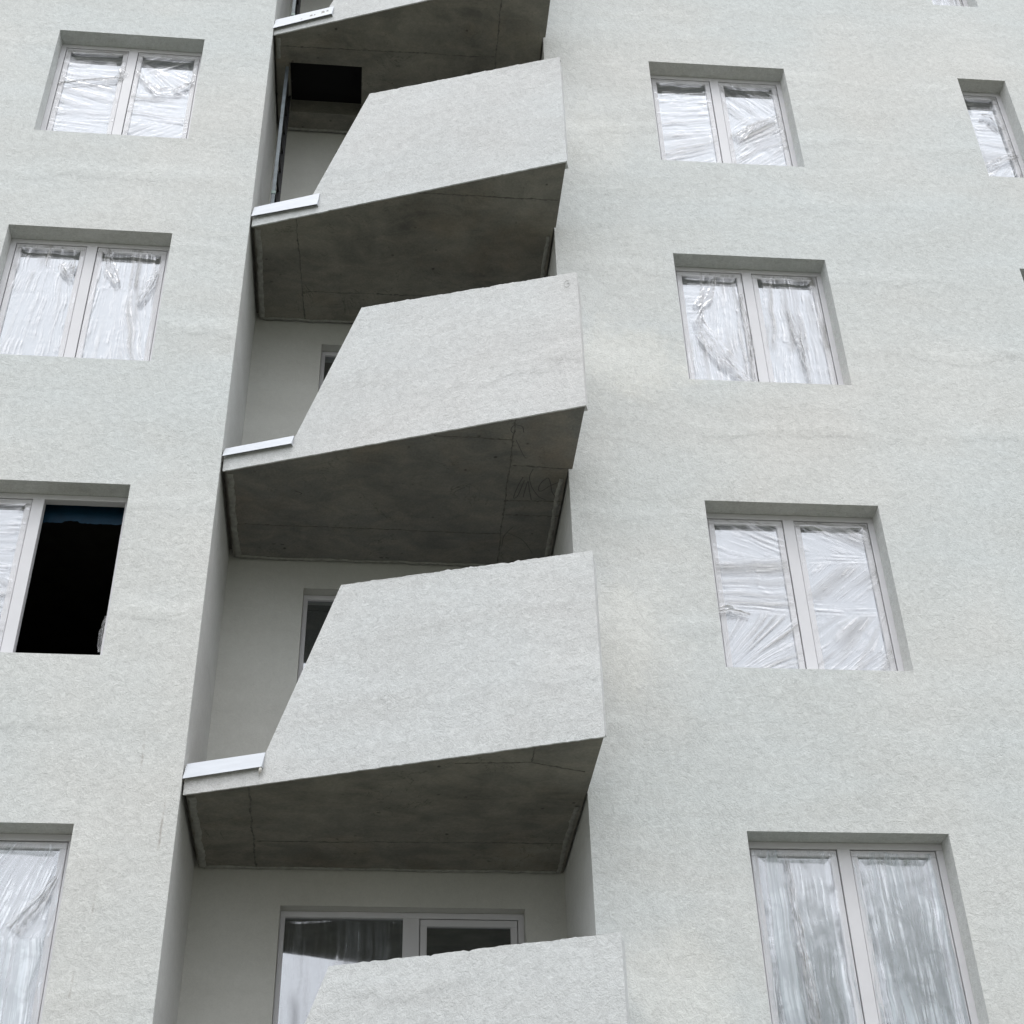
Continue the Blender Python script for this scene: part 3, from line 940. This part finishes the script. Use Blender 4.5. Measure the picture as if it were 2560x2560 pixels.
    if r == 3:                                            # lines scrawled into the soffit, loop shapes
        bm = bmesh.new()

        def scrawl(p, wd=.0035):
            P3 = [Vector((x, y, zs0 - .0015)) for x, y in p]
            for i in range(len(P3) - 1):
                d = (P3[i + 1] - P3[i]).normalized(); s = Vector((-d.y, d.x, 0)) * wd
                quad(bm, P3[i] - s, P3[i] + s, P3[i + 1] + s, P3[i + 1] - s)

        def curve(p, n=8):
            out = []
            for i in range(len(p) - 1):
                p0, p1, p2, p3 = (np.array(p[max(i - 1, 0)]), np.array(p[i]), np.array(p[i + 1]), np.array(p[min(i + 2, len(p) - 1)]))
                for k in range(n):
                    t = k / n
                    out.append(tuple(.5 * ((2 * p1) + (p2 - p0) * t + (2 * p0 - 5 * p1 + 4 * p2 - p3) * t * t + (3 * p1 - p0 - 3 * p2 + p3) * t ** 3)))
            out.append(tuple(p[-1])); return out
        scrawl(curve([(1.318, -.041), (1.285, .10), (1.27, .229), (1.30, .20), (1.325, .05), (1.335, .0)]))
        scrawl(curve([(1.345, .215), (1.352, .10), (1.364, .009), (1.385, .12), (1.414, .247)]))
        scrawl(curve([(1.60, .01), (1.54, .06), (1.48, .13), (1.455, .10), (1.47, .02), (1.515, -.041), (1.545, .03), (1.567, .129), (1.60, .19)]))
        scrawl(curve([(1.388, -.15), (1.37, -.05), (1.40, .08), (1.47, .20), (1.53, .24)]), .003)
        scrawl(curve([(1.30, .62), (1.24, .75), (1.235, .9)]), .003)
        scrawl(curve([(1.26, .70), (1.40, .80), (1.50, .98)]), .0025)
        scrawl(curve([(1.20, -.56), (1.17, -.60), (1.19, -.66), (1.25, -.65), (1.27, -.58)]), .003)
        scrawl(curve([(1.22, -.49), (1.30, -.30), (1.33, -.28)]), .0025)
        scrawl([(-.47, .25), (-.41, .28)], .004); scrawl([(-.43, .30), (-.41, .28)], .003)
        scrawl([(-.67, .98), (-.64, .98)], .006); scrawl([(-.60, .98), (-.57, .985)], .006)
        scrawl([(.22, 1.12), (.25, 1.12)], .007); scrawl([(.27, 1.12), (.30, 1.125)], .007)
        obj('scrawled_lines', bm, M['scrawl'], bal)
        # shape like a letter G pressed into the wet render near the top of the tip
        bm = bmesh.new()
        cx, cz = LEN - .085, 1.30
        arc = [pt(cx + .022 * math.cos(a), cz + .036 * math.sin(a), .001) for a in [R(50 + 290 * i / 14) for i in range(15)]]
        arc += [pt(cx + .022, cz + .002, .001), pt(cx + .004, cz + .002, .001)]
        tube(bm, arc, .0028, 6)
        obj('pressed_letter', bm, M['parapet'], bal, smooth=True)

# crumpled paper left on the sill of the balcony with the ladder
(lx, ly), (tx, ty), *_ = BAL[2]
L = Vector((lx, ly, SOFFIT[2])); D = (Vector((tx, ty, SOFFIT[2])) - L).normalized()
bm = bmesh.new()
rr = random.Random(5)
for k in range(5):
    c = Vector((.13 * (k / 4 - .5), rr.random() * .02, .012 + .012 * rr.random()))
    q = bmesh.ops.create_icosphere(bm, subdivisions=2, radius=.018 + .012 * rr.random())
    for v in q['verts']:
        v.co = Vector((v.co.x * 1.5, v.co.y, v.co.z * .7)) * (.55 + .8 * rr.random()) + c
pp = obj('paper_scrap', bm, M['paper'], None)
pp.location = L + D * .50 + Vector((0, .05, .255))
pp.rotation_euler = (0, 0, math.atan2(D.y, D.x))
tag(pp, 'small crumpled scrap lying on the metal sill beside the steel ladder', 'debris')


# ------------------------------------------------------------------ hatch ladders
def make_ladder():
    root = empty('ladder', (0, 0, 0))
    Lh = 2.56
    for yy in (0, .36):
        bm = bmesh.new()
        box(bm, -.012, .022 if yy == 0 else .034, yy, yy + .014, 0, Lh)
        box(bm, -.012, -.006, yy + .014, yy + .05, 0, Lh)
        obj('rail', bm, M['steel'] if yy == 0 else M['black_steel'], root, bevel=.002)
    z = .2
    while z < Lh:
        bm = bmesh.new()
        tube(bm, [(.004, .014, z), (.004, .36, z)], .012, 8)
        obj('rung', bm, M['black_steel'], root, smooth=True)
        z += .29
    bm = bmesh.new()
    box(bm, -.016, .026, -.004, .018, .62, .66)
    obj('clamp', bm, M['clamp'], root, bevel=.002)
    return root


lad = make_ladder()
lad.location = (-.905, .355, SOFFIT[2] + .2)
tag(lad, 'dark steel ladder rising from the sill with crumpled scrap up to the square hatch', 'ladder', 'steel hatch ladders')
lad2 = lad.copy(); COL.objects.link(lad2)
for ch in list(lad.children):
    c = ch.copy(); COL.objects.link(c); c.parent = lad2
lad2.location = (-.905, .355, SOFFIT[1] + .2)
tag(lad2, 'dark steel ladder behind the smeared sill, cut by the top picture edge', 'ladder', 'steel hatch ladders')


# ------------------------------------------------------------------ ground and trees across the street (they show in the lowest panes)
bm = bmesh.new()
quad(bm, (-400, -400, GROUND), (400, -400, GROUND), (400, 400, GROUND), (-400, 400, GROUND))
g = obj('ground', bm, M['ground'])
g['kind'] = 'structure'


def make_tree(x, y, h, cr, seed, label):
    root = empty('broadleaf_tree', (x, y, GROUND))
    tag(root, label, 'tree', 'trees across from the building')
    r = np.random.default_rng(seed)
    bm = bmesh.new()
    tp = [(0, 0, 0), (.1, .05, h * .3), (-.05, .1, h * .6), (.05, 0, h * .9)]
    tube(bm, tp, [.26, .2, .13, .04], 9)
    cl = []
    for k in range(15):
        a = r.uniform(0, 6.28); zz = h * r.uniform(.32, .8); q = cr * r.uniform(.5, 1) * (1 - abs(zz / h - .55))
        e = (q * math.cos(a) * 1.1, q * math.sin(a) * 1.1, zz + h * .12)
        tube(bm, [(0, 0, zz - h * .05), (e[0] * .5, e[1] * .5, zz + h * .03), e], [.08, .05, .02], 6)
        cl.append(e)
    obj('trunk', bm, M['bark'], root, smooth=True)
    n = 9500
    for k in range(16):
        a = r.uniform(0, 6.28); q = cr * r.uniform(0, .8); cl.append((q * math.cos(a), q * math.sin(a), h * r.uniform(.4, .97)))
    cl = np.array(cl)
    base = cl[r.integers(0, len(cl), n)] + r.normal(0, cr * .2, (n, 3))
    s = r.uniform(.07, .17, n)
    ax = r.normal(0, 1, (n, 3)); ax /= np.linalg.norm(ax, axis=1)[:, None]
    bx = np.cross(ax, r.normal(0, 1, (n, 3))); bx /= np.linalg.norm(bx, axis=1)[:, None]
    co = np.stack([base - ax * s[:, None], base + bx * s[:, None] * .6, base + ax * s[:, None], base - bx * s[:, None] * .6], 1).reshape(-1, 3)
    f = np.arange(n * 4).reshape(n, 4)
    me = bpy.data.meshes.new('crown')
    me.from_pydata(co.tolist(), [], f.tolist())
    link_mesh('crown', me, M['leaf'], root)


for i, (x, y, h, cr, lb) in enumerate((
        (8.6, -19, 13.2, 2.6, 'tall leafy tree across the street, reflected in the left half of the lowest right window'),
        (13.6, -21, 15.5, 3.0, 'tallest leafy tree across the street, reflected at the outer side of the lowest right window'),
        (-8.6, -20, 12.0, 2.2, 'slim leafy tree across the street, reflected in the lowest left window'),
        (-14.5, -22, 13.0, 3.0, 'broad leafy tree across the street, beyond the left end of the building'),
        (10.9, -27, 14.5, 2.6, 'leafy tree standing behind the two nearer ones on the right'))):
    make_tree(x, y, h, cr, 50 + i, lb)

# ------------------------------------------------------------------ light: overcast day
SUN_EL, SUN_AZ = 66, 188                       # azimuth measured from +Y, clockwise; the facade looks to -Y
world = bpy.data.worlds.new('World')
scene.world = world
world.use_nodes = True
nt = world.node_tree
bg = nt.nodes['Background']
sky = nt.nodes.new('ShaderNodeTexSky')
sky.sky_type = 'NISHITA'
sky.sun_disc = False
sky.sun_elevation = R(SUN_EL)
sky.sun_rotation = R(SUN_AZ)
sky.air_density = 1.0
sky.dust_density = 1.5
sky.ozone_density = 1.0
hs = nt.nodes.new('ShaderNodeHueSaturation')
hs.inputs['Saturation'].default_value = 0.28
nt.links.new(sky.outputs[0], hs.inputs['Color'])
cl = nt.nodes.new('ShaderNodeMix')                  # closed cloud cover over most of the sky
cl.data_type = 'RGBA'
cl.inputs[0].default_value = 0.88
nt.links.new(hs.outputs[0], cl.inputs[6])
tcw = nt.nodes.new('ShaderNodeTexCoord')            # overcast: brighter overhead than at the horizon
spw = nt.nodes.new('ShaderNodeSeparateXYZ')
nt.links.new(tcw.outputs['Generated'], spw.inputs[0])
mrw = nt.nodes.new('ShaderNodeMapRange')
mrw.inputs[1].default_value = 0.0; mrw.inputs[2].default_value = 1.0
mrw.inputs[3].default_value = 0.62; mrw.inputs[4].default_value = 1.38
nt.links.new(spw.outputs[2], mrw.inputs[0])
cm = nt.nodes.new('ShaderNodeMix'); cm.data_type = 'RGBA'; cm.blend_type = 'MULTIPLY'
cm.inputs[0].default_value = 1
cm.inputs[6].default_value = (9.5, 9.75, 10.15, 1)
nt.links.new(mrw.outputs[0], cm.inputs[7])
nt.links.new(cm.outputs[2], cl.inputs[7])
nt.links.new(cl.outputs[2], bg.inputs[0])
bg.inputs[1].default_value = 0.12
sl = bpy.data.lights.new('sun', 'SUN')
sl.energy = 0.5
sl.angle = R(20)
sl.color = (1.0, .975, .94)
so = bpy.data.objects.new('sun', sl)
COL.objects.link(so)
az, el = R(SUN_AZ), R(SUN_EL)
dirv = Vector((math.sin(az) * math.cos(el), math.cos(az) * math.cos(el), math.sin(el)))
so.rotation_euler = dirv.to_track_quat('Z', 'Y').to_euler()

# ------------------------------------------------------------------ camera
cam = bpy.data.cameras.new('camera')
cam.sensor_width = 36
cam.lens = 3726.6 / 2560 * 36
cam.clip_end = 2000
co = bpy.data.objects.new('camera', cam)
COL.objects.link(co)
Rm = Matrix(((0.9952494589800618, -0.038528295798321316, -0.08940964613939266),
             (-0.09452362260379396, -0.6023646304905652, -0.79260465347096),
             (-0.023319501918992343, 0.7972906762008709, -0.6031449066960677)))
co.matrix_world = Matrix.Translation((0.19476, -9.15635, -7.28384)) @ Rm.to_4x4()
scene.camera = co

scene.view_settings.view_transform = 'Standard'
scene.view_settings.look = 'None'
scene.view_settings.exposure = 0.78
scene.view_settings.gamma = 1.0
scene.cycles.max_bounces = 8
scene.cycles.transparent_max_bounces = 8
